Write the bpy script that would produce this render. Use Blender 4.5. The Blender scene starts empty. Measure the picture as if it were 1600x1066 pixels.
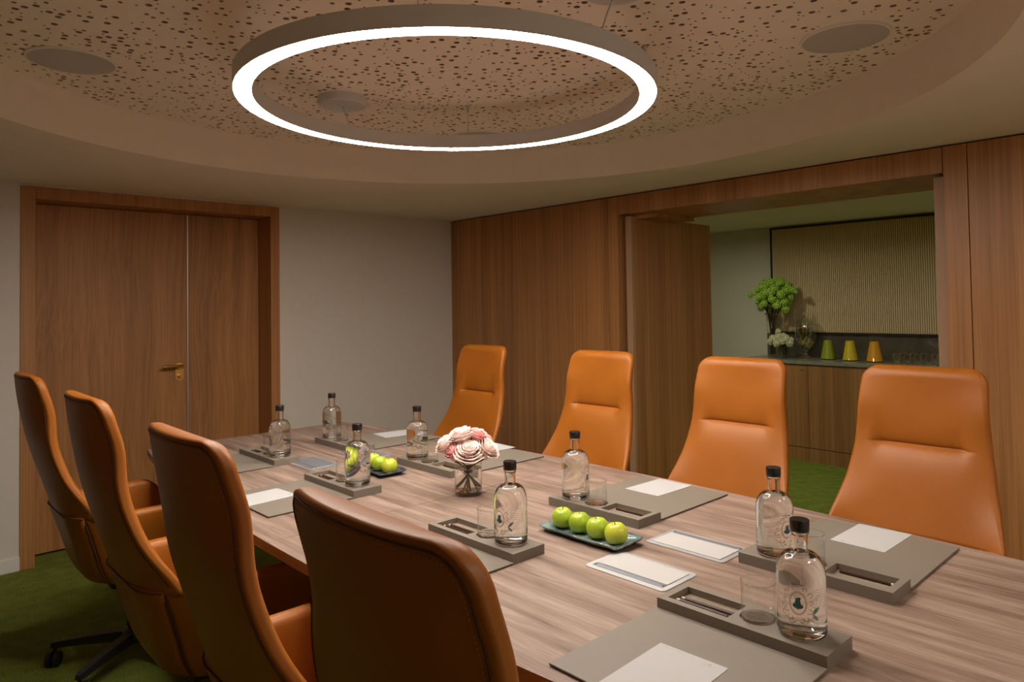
import bpy, bmesh, math, random
import numpy as np
from mathutils import Vector, Matrix
from mathutils.geometry import delaunay_2d_cdt

random.seed(7)
PI = math.pi
scene = bpy.context.scene
COL = scene.collection

# ------------------------------------------------------------------ camera
CAM_H = 1.40
F_PX, PP_Y = 1100.5, 445.9                 # focal length and principal point in the 1600x1066 frame
YAW, PITCH, ROLL = math.radians(136.781), math.radians(1.539), math.radians(-0.87)
fw = Vector((math.cos(PITCH)*math.cos(YAW), math.cos(PITCH)*math.sin(YAW), math.sin(PITCH)))
rt = fw.cross(Vector((0, 0, 1))).normalized(); up = rt.cross(fw)
r2 = rt*math.cos(ROLL) + up*math.sin(ROLL); u2 = -rt*math.sin(ROLL) + up*math.cos(ROLL)
cd = bpy.data.cameras.new('camera'); cam = bpy.data.objects.new('camera', cd); COL.objects.link(cam)
cd.sensor_width = 36.0; cd.lens = 36.0*F_PX/1600; cd.shift_y = (PP_Y-533)/1600; cd.clip_start = 0.02
m = Matrix((r2, u2, -fw)).transposed().to_4x4(); m.translation = (0, 0, CAM_H); cam.matrix_world = m
scene.camera = cam
# ------------------------------------------------------------------ world, exposure
w = bpy.data.worlds.new('world'); scene.world = w; w.use_nodes = True
w.node_tree.nodes['Background'].inputs[0].default_value = (0.9, 0.75, 0.6, 1)
w.node_tree.nodes['Background'].inputs[1].default_value = 0.0
scene.view_settings.view_transform = 'Standard'; scene.view_settings.look = 'None'
scene.view_settings.gamma = 1; scene.view_settings.use_curve_mapping = False
scene.view_settings.exposure = 0.25
RING_STRENGTH = 74.0
SIDE_LAMP = 215.0      # recessed lamps of the next room
SOFFIT_FILL = 34.0     # added fill lamps, unseen in the ceiling behind the camera

# ------------------------------------------------------------------ room numbers (metres)
XB = -4.643      # wall with the double door
YW = 3.667       # face of the wood-panelled wall
YW2 = 4.22       # its far face (other room)
CEIL = 2.104; CX, CY = -1.912, 1.515; RR = 1.638; ZR = 2.286
XF, YL = 1.0, -0.75     # walls behind the camera
YB = 6.5         # back wall of the other room
T = 0.75         # table top

# ------------------------------------------------------------------ helpers
def link(o, parent=None):
    COL.objects.link(o)
    if parent is not None: o.parent = parent
    return o
def mesh(name, vs, fs, smooth=False, mats=()):
    me = bpy.data.meshes.new(name); me.from_pydata([tuple(v) for v in vs], [], [tuple(f) for f in fs])
    bm = bmesh.new(); bm.from_mesh(me); bmesh.ops.recalc_face_normals(bm, faces=bm.faces)
    if bm.faces and all(len(e.link_faces) == 2 for e in bm.edges) and bm.calc_volume(signed=True) < 0: bmesh.ops.reverse_faces(bm, faces=bm.faces)
    bm.to_mesh(me); bm.free()
    for mm in mats: me.materials.append(mm)
    if smooth: me.polygons.foreach_set('use_smooth', [True]*len(me.polygons))
    return me
def ob(name, me, parent=None, loc=None, rz=0.0):
    o = bpy.data.objects.new(name, me); link(o, parent)
    if loc is not None: o.location = loc
    if rz: o.rotation_euler = (0, 0, rz)
    return o
def thing(name, label, cat, loc=(0, 0, 0), rz=0.0, group=None):
    o = bpy.data.objects.new(name, None); link(o); o.empty_display_size = .05
    o.location = loc; o.rotation_euler = (0, 0, rz); tag(o, label, cat, group); return o
def tag(o, label, cat, group=None):
    o['label'] = label; o['category'] = cat
    if group: o['group'] = group
    return o
def struct(o, label=None):
    o['kind'] = 'structure'
    if label: o['label'] = label
    return o
def copy_tree(o, parent=None):
    c = o.copy(); COL.objects.link(c)
    if parent is not None: c.parent = parent
    for ch in list(o.children): copy_tree(ch, c)
    return c
class MB:
    """collects shapes into one mesh"""
    def __init__(s): s.v = []; s.f = []
    def add(s, vs, fs):
        b = len(s.v); s.v += [tuple(v) for v in vs]; s.f += [tuple(i+b for i in f) for f in fs]; return s
    def box(s, x0, x1, y0, y1, z0, z1):
        return s.add([(x0,y0,z0),(x1,y0,z0),(x1,y1,z0),(x0,y1,z0),(x0,y0,z1),(x1,y0,z1),(x1,y1,z1),(x0,y1,z1)],
                     [(0,3,2,1),(4,5,6,7),(0,1,5,4),(1,2,6,5),(2,3,7,6),(3,0,4,7)])
    def rbox(s, x0, x1, y0, y1, z0, z1, r=.003, seg=2):
        bm = bmesh.new(); bmesh.ops.create_cube(bm, size=1)
        for v in bm.verts: v.co = Vector((x0+(v.co.x+.5)*(x1-x0), y0+(v.co.y+.5)*(y1-y0), z0+(v.co.z+.5)*(z1-z0)))
        bmesh.ops.bevel(bm, geom=bm.edges[:], offset=r, segments=seg, affect='EDGES', profile=.5)
        bm.verts.index_update(); s.add([v.co[:] for v in bm.verts], [[v.index for v in f.verts] for f in bm.faces]); bm.free(); return s
    def tube(s, pts, r, n=6, caps=True, closed=False):
        pts = [Vector(p) for p in pts]; k = len(pts); rs = r if hasattr(r, '__len__') else [r]*k
        vs = []; ref = None
        for i, p in enumerate(pts):
            a = pts[i-1] if (i > 0 or closed) else p; b = pts[(i+1) % k] if (i < k-1 or closed) else p
            t = (b-a).normalized()
            if ref is None: ref = t.orthogonal().normalized()
            ref = (ref - t*ref.dot(t))
            ref = ref.normalized() if ref.length > 1e-6 else t.orthogonal().normalized()
            bn = t.cross(ref)
            vs += [p + (ref*math.cos(2*PI*j/n)+bn*math.sin(2*PI*j/n))*rs[i] for j in range(n)]
        fs = [(i*n+j, i*n+(j+1) % n, ((i+1) % k)*n+(j+1) % n, ((i+1) % k)*n+j) for i in range(k if closed else k-1) for j in range(n)]
        if caps and not closed: fs += [tuple(range(n-1, -1, -1)), tuple((k-1)*n+j for j in range(n))]
        return s.add(vs, fs)
    def lathe(s, prof, n=32, c=(0, 0, 0), closed=False):
        vs = []; fs = []; idx = []
        for r, z in prof:
            if r < 1e-6: idx.append([len(vs)]); vs.append((c[0], c[1], c[2]+z))
            else:
                idx.append(list(range(len(vs), len(vs)+n)))
                vs += [(c[0]+r*math.cos(2*PI*j/n), c[1]+r*math.sin(2*PI*j/n), c[2]+z) for j in range(n)]
        pairs = list(zip(idx[:-1], idx[1:])) + ([(idx[-1], idx[0])] if closed else [])
        for a, b in pairs:
            for j in range(n):
                q = [a[j % len(a)], a[(j+1) % len(a)], b[(j+1) % len(b)], b[j % len(b)]]
                q = list(dict.fromkeys(q))
                if len(q) > 2: fs.append(q)
        return s.add(vs, fs)
    def glathe(s, prof, n=40, c=(0, 0, 0)):
        """lathe for clear glass: extra rings beside every corner keep the shading normals true"""
        out = [prof[0]]
        for (r0, z0), (r1, z1) in zip(prof[:-1], prof[1:]):
            L = math.hypot(r1-r0, z1-z0)
            if L > .006:
                for e in (.0006, .0018): out.append((r0+(r1-r0)*e/L, z0+(z1-z0)*e/L))
                for e in (.0018, .0006): out.append((r1-(r1-r0)*e/L, z1-(z1-z0)*e/L))
            out.append((r1, z1))
        return s.lathe(out, n, c)
    def prism(s, pts, z0, z1):
        n = len(pts)
        return s.add([(x, y, z0) for x, y in pts]+[(x, y, z1) for x, y in pts],
                     [tuple(range(n-1, -1, -1)), tuple(range(n, 2*n))]+[(i, (i+1) % n, n+(i+1) % n, n+i) for i in range(n)])
    def build(s, name, mat, parent=None, smooth=False, loc=None, rz=0.0, angle=None):
        me = mesh(name, s.v, s.f, smooth, [mat] if mat else [])
        o = ob(name, me, parent, loc, rz)
        if angle is not None:
            me.polygons.foreach_set('use_smooth', [True]*len(me.polygons)); me.set_sharp_from_angle(angle=math.radians(angle))
        return o

# ------------------------------------------------------------------ materials
def newmat(name):
    mt = bpy.data.materials.new(name); mt.use_nodes = True
    return mt, mt.node_tree, mt.node_tree.nodes['Principled BSDF']
def plain(name, col, rough=.5, metal=0.0, spec=.5, coat=0.0):
    mt, nt, b = newmat(name)
    b.inputs['Base Color'].default_value = (*col, 1); b.inputs['Roughness'].default_value = rough
    b.inputs['Metallic'].default_value = metal; b.inputs['Specular IOR Level'].default_value = spec
    b.inputs['Coat Weight'].default_value = coat
    return mt
def N(nt, t, **kw):
    n = nt.nodes.new(t)
    for k, v in kw.items():
        if k in n.inputs: n.inputs[k].default_value = v
        else: setattr(n, k, v)
    return n
def coords(nt, scale=(1, 1, 1), rot=(0, 0, 0), use='Object'):
    tc = N(nt, 'ShaderNodeTexCoord'); mp = N(nt, 'ShaderNodeMapping')
    mp.inputs['Scale'].default_value = scale; mp.inputs['Rotation'].default_value = rot
    nt.links.new(tc.outputs[use], mp.inputs['Vector']); return mp.outputs['Vector']
def ramp(nt, fac, stops):
    r = N(nt, 'ShaderNodeValToRGB'); e = r.color_ramp.elements
    while len(e) < len(stops): e.new(.5)
    for el, (p, c) in zip(e, stops): el.position = p; el.color = (*c, 1)
    nt.links.new(fac, r.inputs['Fac']); return r.outputs['Color']
def bump(nt, b, h, dist=.001, strength=.5):
    bp = N(nt, 'ShaderNodeBump'); bp.inputs['Distance'].default_value = dist; bp.inputs['Strength'].default_value = strength
    nt.links.new(h, bp.inputs['Height']); nt.links.new(bp.outputs['Normal'], b.inputs['Normal'])
def noise_mat(name, stops, scale=(1, 1, 1), nscale=1.0, detail=5, rough=.5, spec=.5, bmp=0.0, dist=0.0, coat=0.0, metal=0.0, rot=(0,0,0), nrough=.55):
    mt, nt, b = newmat(name)
    v = coords(nt, scale, rot); n = N(nt, 'ShaderNodeTexNoise', Scale=nscale, Detail=detail, Distortion=dist, Roughness=nrough); nt.links.new(v, n.inputs['Vector'])
    nt.links.new(ramp(nt, n.outputs['Fac'], stops), b.inputs['Base Color'])
    b.inputs['Roughness'].default_value = rough; b.inputs['Specular IOR Level'].default_value = spec
    b.inputs['Coat Weight'].default_value = coat; b.inputs['Metallic'].default_value = metal
    if bmp: bump(nt, b, n.outputs['Fac'], bmp)
    return mt
def glass(name, col=(1, 1, 1), ior=1.45, rough=0.0):
    mt, nt, b = newmat(name)
    b.inputs['Base Color'].default_value = (*col, 1); b.inputs['Transmission Weight'].default_value = 1
    b.inputs['IOR'].default_value = ior; b.inputs['Roughness'].default_value = rough
    return mt
def thin_glass(name, tint=(.97, .975, .965), refl=.06, edge=.62):
    """thin clear glass: straight-through light plus a fresnel reflection"""
    mt = bpy.data.materials.new(name); mt.use_nodes = True; nt = mt.node_tree; nt.nodes.remove(nt.nodes['Principled BSDF'])
    lw = N(nt, 'ShaderNodeLayerWeight'); lw.inputs['Blend'].default_value = .5
    pw = N(nt, 'ShaderNodeMath', operation='POWER'); nt.links.new(lw.outputs['Facing'], pw.inputs[0]); pw.inputs[1].default_value = 3.2
    ma = N(nt, 'ShaderNodeMath', operation='MULTIPLY_ADD'); nt.links.new(pw.outputs[0], ma.inputs[0]); ma.inputs[1].default_value = edge; ma.inputs[2].default_value = refl
    tr = N(nt, 'ShaderNodeBsdfTransparent')
    p2 = N(nt, 'ShaderNodeMath', operation='POWER'); nt.links.new(lw.outputs['Facing'], p2.inputs[0]); p2.inputs[1].default_value = 5.0
    nt.links.new(ramp(nt, p2.outputs[0], [(0, tint), (.25, tuple(.86*c for c in tint)), (1, tuple(.22*c for c in tint))]), tr.inputs[0])
    gl = N(nt, 'ShaderNodeBsdfGlossy'); gl.inputs['Roughness'].default_value = .02; gl.inputs[0].default_value = (1, 1, 1, 1)
    mx = N(nt, 'ShaderNodeMixShader'); nt.links.new(ma.outputs[0], mx.inputs[0]); nt.links.new(tr.outputs[0], mx.inputs[1]); nt.links.new(gl.outputs[0], mx.inputs[2])
    nt.links.new(mx.outputs[0], nt.nodes['Material Output'].inputs[0]); return mt
def veneer(name, dark, mid, light, wav=0.0, rough=.42):
    """vertical-grain wood veneer; wav bends the grain"""
    mt, nt, b = newmat(name)
    tc = N(nt, 'ShaderNodeTexCoord'); v = tc.outputs['Object']
    if wav:
        mp0 = N(nt, 'ShaderNodeMapping'); mp0.inputs['Scale'].default_value = (1.6, 1.6, .9); nt.links.new(v, mp0.inputs['Vector'])
        n0 = N(nt, 'ShaderNodeTexNoise', Scale=1.2, Detail=1); nt.links.new(mp0.outputs['Vector'], n0.inputs['Vector'])
        vm = N(nt, 'ShaderNodeVectorMath', operation='SCALE'); nt.links.new(n0.outputs['Color'], vm.inputs[0]); vm.inputs['Scale'].default_value = wav
        va = N(nt, 'ShaderNodeVectorMath', operation='ADD'); nt.links.new(v, va.inputs[0]); nt.links.new(vm.outputs[0], va.inputs[1]); v = va.outputs[0]
    mp = N(nt, 'ShaderNodeMapping'); mp.inputs['Scale'].default_value = (1, 1, .012 if not wav else .02); nt.links.new(v, mp.inputs['Vector'])
    n1 = N(nt, 'ShaderNodeTexNoise', Scale=75.0, Detail=5, Roughness=.65); nt.links.new(mp.outputs['Vector'], n1.inputs['Vector'])
    n2 = N(nt, 'ShaderNodeTexNoise', Scale=11.0, Detail=2); nt.links.new(mp.outputs['Vector'], n2.inputs['Vector'])
    mx = N(nt, 'ShaderNodeMath', operation='ADD'); nt.links.new(n1.outputs['Fac'], mx.inputs[0])
    ml = N(nt, 'ShaderNodeMath', operation='MULTIPLY'); nt.links.new(n2.outputs['Fac'], ml.inputs[0]); ml.inputs[1].default_value = .7
    nt.links.new(ml.outputs[0], mx.inputs[1])
    sc = N(nt, 'ShaderNodeMath', operation='MULTIPLY'); nt.links.new(mx.outputs[0], sc.inputs[0]); sc.inputs[1].default_value = .59
    nt.links.new(ramp(nt, sc.outputs[0], [(.36, dark), (.5, mid), (.64, light)]), b.inputs['Base Color'])
    b.inputs['Roughness'].default_value = rough; bump(nt, b, n1.outputs['Fac'], .0006, .35)
    return mt

M = {}
M['plaster'] = noise_mat('plaster', [(.3, (.70, .645, .58)), (.7, (.73, .675, .61))], nscale=30, rough=.85, spec=.2, bmp=.0003)
M['ceiling'] = noise_mat('ceiling_paint', [(.3, (.86, .79, .71)), (.7, (.89, .82, .74))], nscale=14, rough=.9, spec=.2)
M['perf'] = noise_mat('perforated_board', [(.3, (.87, .80, .725)), (.7, (.90, .83, .755))], nscale=12, rough=.9, spec=.2)
M['void'] = plain('dark_void', (.055, .036, .024), .95, spec=.1)
M['veneer'] = veneer('oak_veneer', (.27, .115, .037), (.40, .178, .060), (.52, .245, .088))
M['door'] = veneer('door_veneer', (.28, .118, .036), (.395, .174, .053), (.50, .226, .076), wav=.13, rough=.55)
M['frame'] = veneer('frame_veneer', (.32, .135, .043), (.43, .19, .064), (.52, .245, .088), rough=.55)
M['edge'] = plain('oak_edge', (.42, .25, .14), .5)
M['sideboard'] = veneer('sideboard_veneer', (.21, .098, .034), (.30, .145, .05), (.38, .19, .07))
M['low_bounce_panel'] = veneer('low_bounce_walnut', (.085, .045, .024), (.13, .07, .038), (.17, .095, .055))  # unseen left wall's finish, kept dark to limit bounce on chair backs
M['hole'] = plain('hole_shade', (.40, .29, .21), .95, spec=.1)  # hole walls coloured darker than raw board to hold their shade
M['black'] = plain('black_metal', (.012, .011, .010), .45)
M['castor'] = plain('black_plastic', (.01, .01, .01), .5)
M['brass'] = plain('brass', (.70, .48, .16), .28, metal=1.0)
M['steel'] = plain('brushed_steel', (.55, .55, .55), .35, metal=1.0)
M['alu'] = noise_mat('brushed_aluminium', [(.3, (.60, .61, .63)), (.7, (.68, .69, .71))], scale=(4, 300, 4), nscale=3, rough=.42, metal=.85)
M['lid'] = plain('box_lid', (.47, .46, .455), .45)
M['slot_reflection'] = plain('slot_lid_reflection', (.30, .32, .36), .4, metal=.6)  # slot metal; also far lids, their dark wall reflection put into the colour
M['white'] = plain('white_paint', (.80, .78, .75), .6)
M['speaker'] = noise_mat('speaker_grille', [(.4, (.48, .46, .45)), (.6, (.54, .52, .51))], nscale=400, rough=.8)
M['housing'] = plain('lamp_housing', (.66, .66, .68), .5)
M['paper'] = plain('paper', (.44, .435, .44), .8, spec=.2)
M['ink'] = plain('ink', (.35, .34, .33), .8)
M['pad'] = noise_mat('taupe_leather', [(.3, (.178, .151, .122)), (.7, (.196, .167, .135))], nscale=300, rough=.55, bmp=.0003)
M['pad_in'] = noise_mat('taupe_suede', [(.3, (.20, .158, .115)), (.7, (.23, .18, .132))], nscale=200, rough=.8)
M['pad_edge'] = plain('pad_underside', (.06, .04, .03), .7)
M['pencil'] = plain('pencil_brown', (.055, .024, .014), .35)
M['ferrule'] = plain('pencil_tip', (.72, .60, .48), .5)
M['glass'] = glass('clear_glass', (.99, 1, .995), 1.45)
M['thin'] = thin_glass('thin_clear_glass')
M['cut'] = thin_glass('sparkling_glass', (.93, .94, .92), .26, .74)
M['water'] = glass('water', (1, .995, .985), 1.33)
M['cap'] = plain('black_stopper', (.012, .010, .010), .25)
M['gold'] = plain('gold_print', (.30, .19, .06), .5)
M['teal'] = plain('teal_print', (.03, .13, .13), .6)
M['teal2'] = plain('pale_teal_print', (.20, .38, .35), .6)
M['grey_print'] = plain('grey_print', (.33, .27, .22), .7)
M['plate'] = noise_mat('teal_glaze', [(.32, (.035, .05, .06)), (.45, (.10, .16, .16)), (.6, (.20, .27, .25)), (.75, (.26, .30, .27))], nscale=16, rough=.2, detail=6, coat=.4)
M['plate_dark'] = noise_mat('navy_glaze', [(.4, (.03, .035, .06)), (.7, (.10, .12, .16))], nscale=25, rough=.25, coat=.4)
M['apple'] = noise_mat('green_apple', [(.3, (.26, .40, .02)), (.55, (.40, .52, .035)), (.8, (.58, .60, .09))], nscale=16, rough=.28, detail=3)
M['apple2'] = noise_mat('yellow_green_apple', [(.3, (.38, .46, .03)), (.55, (.52, .56, .05)), (.8, (.64, .58, .12))], nscale=16, rough=.28, detail=3)
M['stalk'] = plain('apple_stalk', (.10, .06, .02), .7)
M['rose_pale'] = noise_mat('pale_pink_petal', [(.3, (.88, .66, .61)), (.7, (.92, .78, .73))], nscale=25, rough=.6)
M['rose_pink'] = noise_mat('pink_petal', [(.3, (.86, .38, .38)), (.7, (.90, .52, .50))], nscale=25, rough=.6)
M['stem'] = noise_mat('green_stem', [(.3, (.06, .08, .02)), (.7, (.16, .15, .05))], nscale=40, rough=.5)
M['leaf'] = noise_mat('dark_leaf', [(.3, (.02, .06, .01)), (.7, (.07, .16, .02))], nscale=40, rough=.5)
M['snowball'] = noise_mat('lime_blossom', [(.3, (.30, .56, .04)), (.7, (.62, .84, .18))], nscale=60, rough=.7)
M['white_bloom'] = noise_mat('cream_blossom', [(.3, (.62, .62, .40)), (.7, (.85, .84, .66))], nscale=60, rough=.7)
M['twig'] = plain('brown_twig', (.09, .05, .025), .7)
M['stone'] = noise_mat('grey_stone', [(.3, (.20, .19, .16)), (.6, (.27, .26, .22)), (.8, (.34, .33, .28))], nscale=5, detail=8, dist=1.2, rough=.25)
M['splash'] = noise_mat('dark_marble', [(.3, (.085, .075, .062)), (.62, (.13, .115, .095)), (.72, (.24, .21, .18))], nscale=3.5, detail=8, dist=1.6, rough=.12)
M['slat'] = noise_mat('slat_wood', [(.3, (.74, .57, .36)), (.7, (.84, .67, .45))], scale=(8, 8, 2), nscale=3, rough=.6)
M['slat_back'] = plain('slat_backing', (.26, .17, .09), .8)
for nm, c in (('juice_green', (.32, .40, .015)), ('juice_yellow', (.80, .62, .015)), ('juice_orange', (.92, .42, .008))):
    M[nm] = plain(nm, c, .35)
M['citrus'] = plain('lemon_slice', (.75, .62, .10), .5)

def leather():
    mt, nt, b = newmat('orange_leather')
    v = coords(nt); n = N(nt, 'ShaderNodeTexNoise', Scale=260.0, Detail=3); nt.links.new(v, n.inputs['Vector'])
    n2 = N(nt, 'ShaderNodeTexNoise', Scale=6.0, Detail=2); nt.links.new(v, n2.inputs['Vector'])
    nt.links.new(ramp(nt, n2.outputs['Fac'], [(.3, (.325, .098, .008)), (.7, (.36, .110, .009))]), b.inputs['Base Color'])
    b.inputs['Roughness'].default_value = .45; b.inputs['Specular IOR Level'].default_value = .38
    bump(nt, b, n.outputs['Fac'], .0005, .35); return mt
M['leather'] = leather()
M['seam'] = plain('dark_seam', (.09, .028, .006), .7)
M['thread'] = plain('stitch_thread', (.50, .20, .04), .7)

def table_mat():
    mt, nt, b = newmat('walnut_laminate')
    tc = N(nt, 'ShaderNodeTexCoord'); mp = N(nt, 'ShaderNodeMapping'); mp.inputs['Scale'].default_value = (.9, 11, 1)
    nt.links.new(tc.outputs['Object'], mp.inputs['Vector'])
    n1 = N(nt, 'ShaderNodeTexNoise', Scale=2.4, Detail=7, Roughness=.6, Distortion=.5); nt.links.new(mp.outputs['Vector'], n1.inputs['Vector'])
    mp2 = N(nt, 'ShaderNodeMapping'); mp2.inputs['Scale'].default_value = (5, 160, 1); nt.links.new(tc.outputs['Object'], mp2.inputs['Vector'])
    n2 = N(nt, 'ShaderNodeTexNoise', Scale=3.0, Detail=3); nt.links.new(mp2.outputs['Vector'], n2.inputs['Vector'])
    a = N(nt, 'ShaderNodeMath', operation='MULTIPLY_ADD'); nt.links.new(n2.outputs['Fac'], a.inputs[0]); a.inputs[1].default_value = .28; nt.links.new(n1.outputs['Fac'], a.inputs[2])
    s = N(nt, 'ShaderNodeMath', operation='MULTIPLY'); nt.links.new(a.outputs[0], s.inputs[0]); s.inputs[1].default_value = .78
    nt.links.new(ramp(nt, s.outputs[0], [(.33, (.108, .065, .047)), (.44, (.200, .134, .103)), (.54, (.270, .190, .150)), (.66, (.38, .275, .225))]), b.inputs['Base Color'])
    b.inputs['Roughness'].default_value = .5; b.inputs['Specular IOR Level'].default_value = .35
    bump(nt, b, n2.outputs['Fac'], .0002, .3); return mt
M['table'] = table_mat()
M['table_edge'] = noise_mat('table_edge_wood', [(.3, (.26, .13, .06)), (.7, (.36, .19, .09))], scale=(3, 3, 80), nscale=3, rough=.5)

def carpet():
    mt, nt, b = newmat('green_carpet')
    v = coords(nt); n = N(nt, 'ShaderNodeTexNoise', Scale=190.0, Detail=4, Roughness=.7); nt.links.new(v, n.inputs['Vector'])
    n2 = N(nt, 'ShaderNodeTexNoise', Scale=14.0, Detail=3); nt.links.new(v, n2.inputs['Vector'])
    a = N(nt, 'ShaderNodeMath', operation='MULTIPLY_ADD'); nt.links.new(n2.outputs['Fac'], a.inputs[0]); a.inputs[1].default_value = .25; nt.links.new(n.outputs['Fac'], a.inputs[2])
    nt.links.new(ramp(nt, a.outputs[0], [(.42, (.055, .078, .010)), (.6, (.155, .20, .030)), (.8, (.28, .34, .07))]), b.inputs['Base Color'])
    b.inputs['Roughness'].default_value = .95; b.inputs['Specular IOR Level'].default_value = .1
    bump(nt, b, n.outputs['Fac'], .006, .9); return mt
M['carpet'] = carpet()

def emit(name, col, s):
    mt = bpy.data.materials.new(name); mt.use_nodes = True; nt = mt.node_tree
    nt.nodes.remove(nt.nodes['Principled BSDF']); e = N(nt, 'ShaderNodeEmission'); e.inputs[0].default_value = (*col, 1); e.inputs[1].default_value = s
    nt.links.new(e.outputs[0], nt.nodes['Material Output'].inputs[0]); return mt
M['ring_glow'] = emit('ring_diffuser', (1.0, .90, .79), RING_STRENGTH)
M['spot_glow'] = emit('downlight_diffuser', (1.0, .98, .66), SIDE_LAMP)
M['fill_glow'] = emit('fill_diffuser', (1.0, .88, .74), SOFFIT_FILL)

# ------------------------------------------------------------------ room shell
fl = MB().box(-6.2, 1.4, -1.2, 6.9, -.12, 0).build('floor', M['carpet']); struct(fl, 'short green carpet running through both rooms')

# ceiling of both rooms with the round recess
def soffit(z):
    n = 128
    vs = [Vector((XB-.3, YL-.3)), Vector((XF+.3, YL-.3)), Vector((XF+.3, YB+.3)), Vector((XB-.3-1.2, YB+.3)), Vector((XB-.3-1.2, YW2-.2)), Vector((XB-.3, YW2-.2))]
    k = len(vs)
    vs += [Vector((CX+RR*math.cos(2*PI*i/n), CY+RR*math.sin(2*PI*i/n))) for i in range(n)]
    o = delaunay_2d_cdt(vs, [], [list(range(k)), list(range(k, k+n))], 1, 1e-6, True)
    fs = [f for f, g in zip(o[2], o[5]) if list(g) == [0]]
    return [(p.x, p.y, z) for p in o[0]], fs
ce = ob('ceiling', mesh('ceiling', *soffit(CEIL), mats=[M['ceiling']])); struct(ce, 'smooth warm white ceiling around a round recess')
n = 160
vs = []; fs = []
for i in range(n):
    a = 2*PI*i/n; vs += [(CX+RR*math.cos(a), CY+RR*math.sin(a), CEIL), (CX+RR*math.cos(a), CY+RR*math.sin(a), ZR+.004)]
fs = [(2*i, 2*((i+1) % n), 2*((i+1) % n)+1, 2*i+1) for i in range(n)]
ob('recess_wall', mesh('recess_wall', vs, fs, True, [M['ceiling']]), ce)
# perforated board: every hole is cut through the board, dark plenum above
def perforated(R):
    rnd = random.Random(3); holes = []; cell = {}
    def ok(x, y, r):
        cx, cy = int(x//.05), int(y//.05)
        for i in (-1, 0, 1):
            for j in (-1, 0, 1):
                for (a, b, c) in cell.get((cx+i, cy+j), ()):
                    if (a-x)**2+(b-y)**2 < (r+c+.006)**2: return False
        return True
    for r, cnt in ((.0098, 1180), (.0068, 1350), (.0040, 1700)):
        k = 0
        for _ in range(cnt*5):
            if k >= cnt: break
            x = rnd.uniform(-R, R); y = rnd.uniform(-R, R)
            if x*x+y*y > (R-.03)**2 or not ok(x, y, r): continue
            holes.append((x, y, r)); cell.setdefault((int(x//.05), int(y//.05)), []).append((x, y, r)); k += 1
    nn = 128
    vs = [Vector((R*math.cos(2*PI*i/nn), R*math.sin(2*PI*i/nn))) for i in range(nn)]; faces = [list(range(nn))]; rims = []
    for x, y, r in holes:
        q = 12 if r > .009 else 10 if r > .005 else 7; b = len(vs)
        vs += [Vector((x+r*math.cos(2*PI*i/q), y+r*math.sin(2*PI*i/q))) for i in range(q)]; faces.append(list(range(b, b+q)))
    o = delaunay_2d_cdt(vs, [], faces, 1, 1e-6, True)
    V = [(p.x, p.y, 0) for p in o[0]]; Fc = [tuple(f) for f, g in zip(o[2], o[5]) if list(g) == [0]]
    b = len(V)
    for fc in faces[1:]:
        k = len(V); V += [(vs[i].x, vs[i].y, 0) for i in fc]+[(vs[i].x, vs[i].y, .013) for i in fc]; q = len(fc)
        Fc += [(k+i, k+(i+1) % q, k+q+(i+1) % q, k+q+i) for i in range(q)]
    return V, Fc
V, Fc = perforated(RR+.003)
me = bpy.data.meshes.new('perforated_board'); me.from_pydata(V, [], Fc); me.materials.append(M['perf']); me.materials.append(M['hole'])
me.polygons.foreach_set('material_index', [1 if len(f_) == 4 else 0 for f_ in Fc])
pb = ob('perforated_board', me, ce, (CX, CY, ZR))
MB().lathe([(0, .0135), (RR+.02, .0135), (RR+.02, .03), (0, .03)], 64).build('plenum', M['void'], ce, loc=(CX, CY, ZR))

# walls behind and beside the camera, wall with the double door
def wall(name, boxes, mat, label=None):
    b = MB()
    for q in boxes: b.box(*q)
    o = b.build(name, mat); return struct(o, label)
DX = XB-.19          # plane of the door leaves
FY0, FY1, FZ = .676, 2.158, 2.094      # outer size of the door frame
wall('wall_back', [(XB-.25, XB, YL, FY0+.02, 0, CEIL), (XB-.25, XB, FY1-.02, YW+.02, 0, CEIL), (XB-.25, XB, FY0+.02, FY1-.02, FZ-.01, CEIL),
                   (XB-.30, XB-.25, FY0-.1, FY1+.1, 0, CEIL)], M['plaster'], 'plain warm grey wall holding the wooden double door')
wall('wall_left', [(XB-.25, XF+.2, YL-.15, YL, 0, CEIL)], M['low_bounce_panel'])
wall('wall_front', [(XF, XF+.15, YL, YW2, 0, CEIL)], M['plaster'])
for i, (a, b_) in enumerate(((YL, FY0), (FY1, YW))):
    o = MB().rbox(XB-.005, XB+.012, a, b_, 0, .075, .003).build('baseboard_back', M['white']); struct(o, 'low pale skirting board on the grey wall')

# double door
d1 = thing('door_1', 'oak veneer double door in a deep oak frame', 'door'); del d1['category']; struct(d1)
b = MB(); e = .008
for a in ((FY0, FY0+.069), (FY1-.063, FY1)): b.rbox(XB-.22, XB+e, a[0], a[1], 0, FZ, .0025)
b.build('door_jamb', M['frame'], d1)
MB().rbox(XB-.22, XB+e, FY0+.069, FY1-.063, 2.025, FZ, .0025).build('door_head', M['frame'], d1)
YS = 1.6149      # joint between the two leaves
lv = []
for (a, b_) in ((FY0+.072, YS-.005), (YS+.005, FY1-.066)):
    lv.append(MB().rbox(DX-.045, DX, a, b_, .012, 2.022, .002).build('door_leaf', M['door'], d1))
MB().box(DX-.03, DX-.002, YS-.0022, YS+.0045, .012, 2.02).build('edge_strip', plain('steel_strip', (.62, .55, .47), .4, metal=.7), d1)
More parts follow.
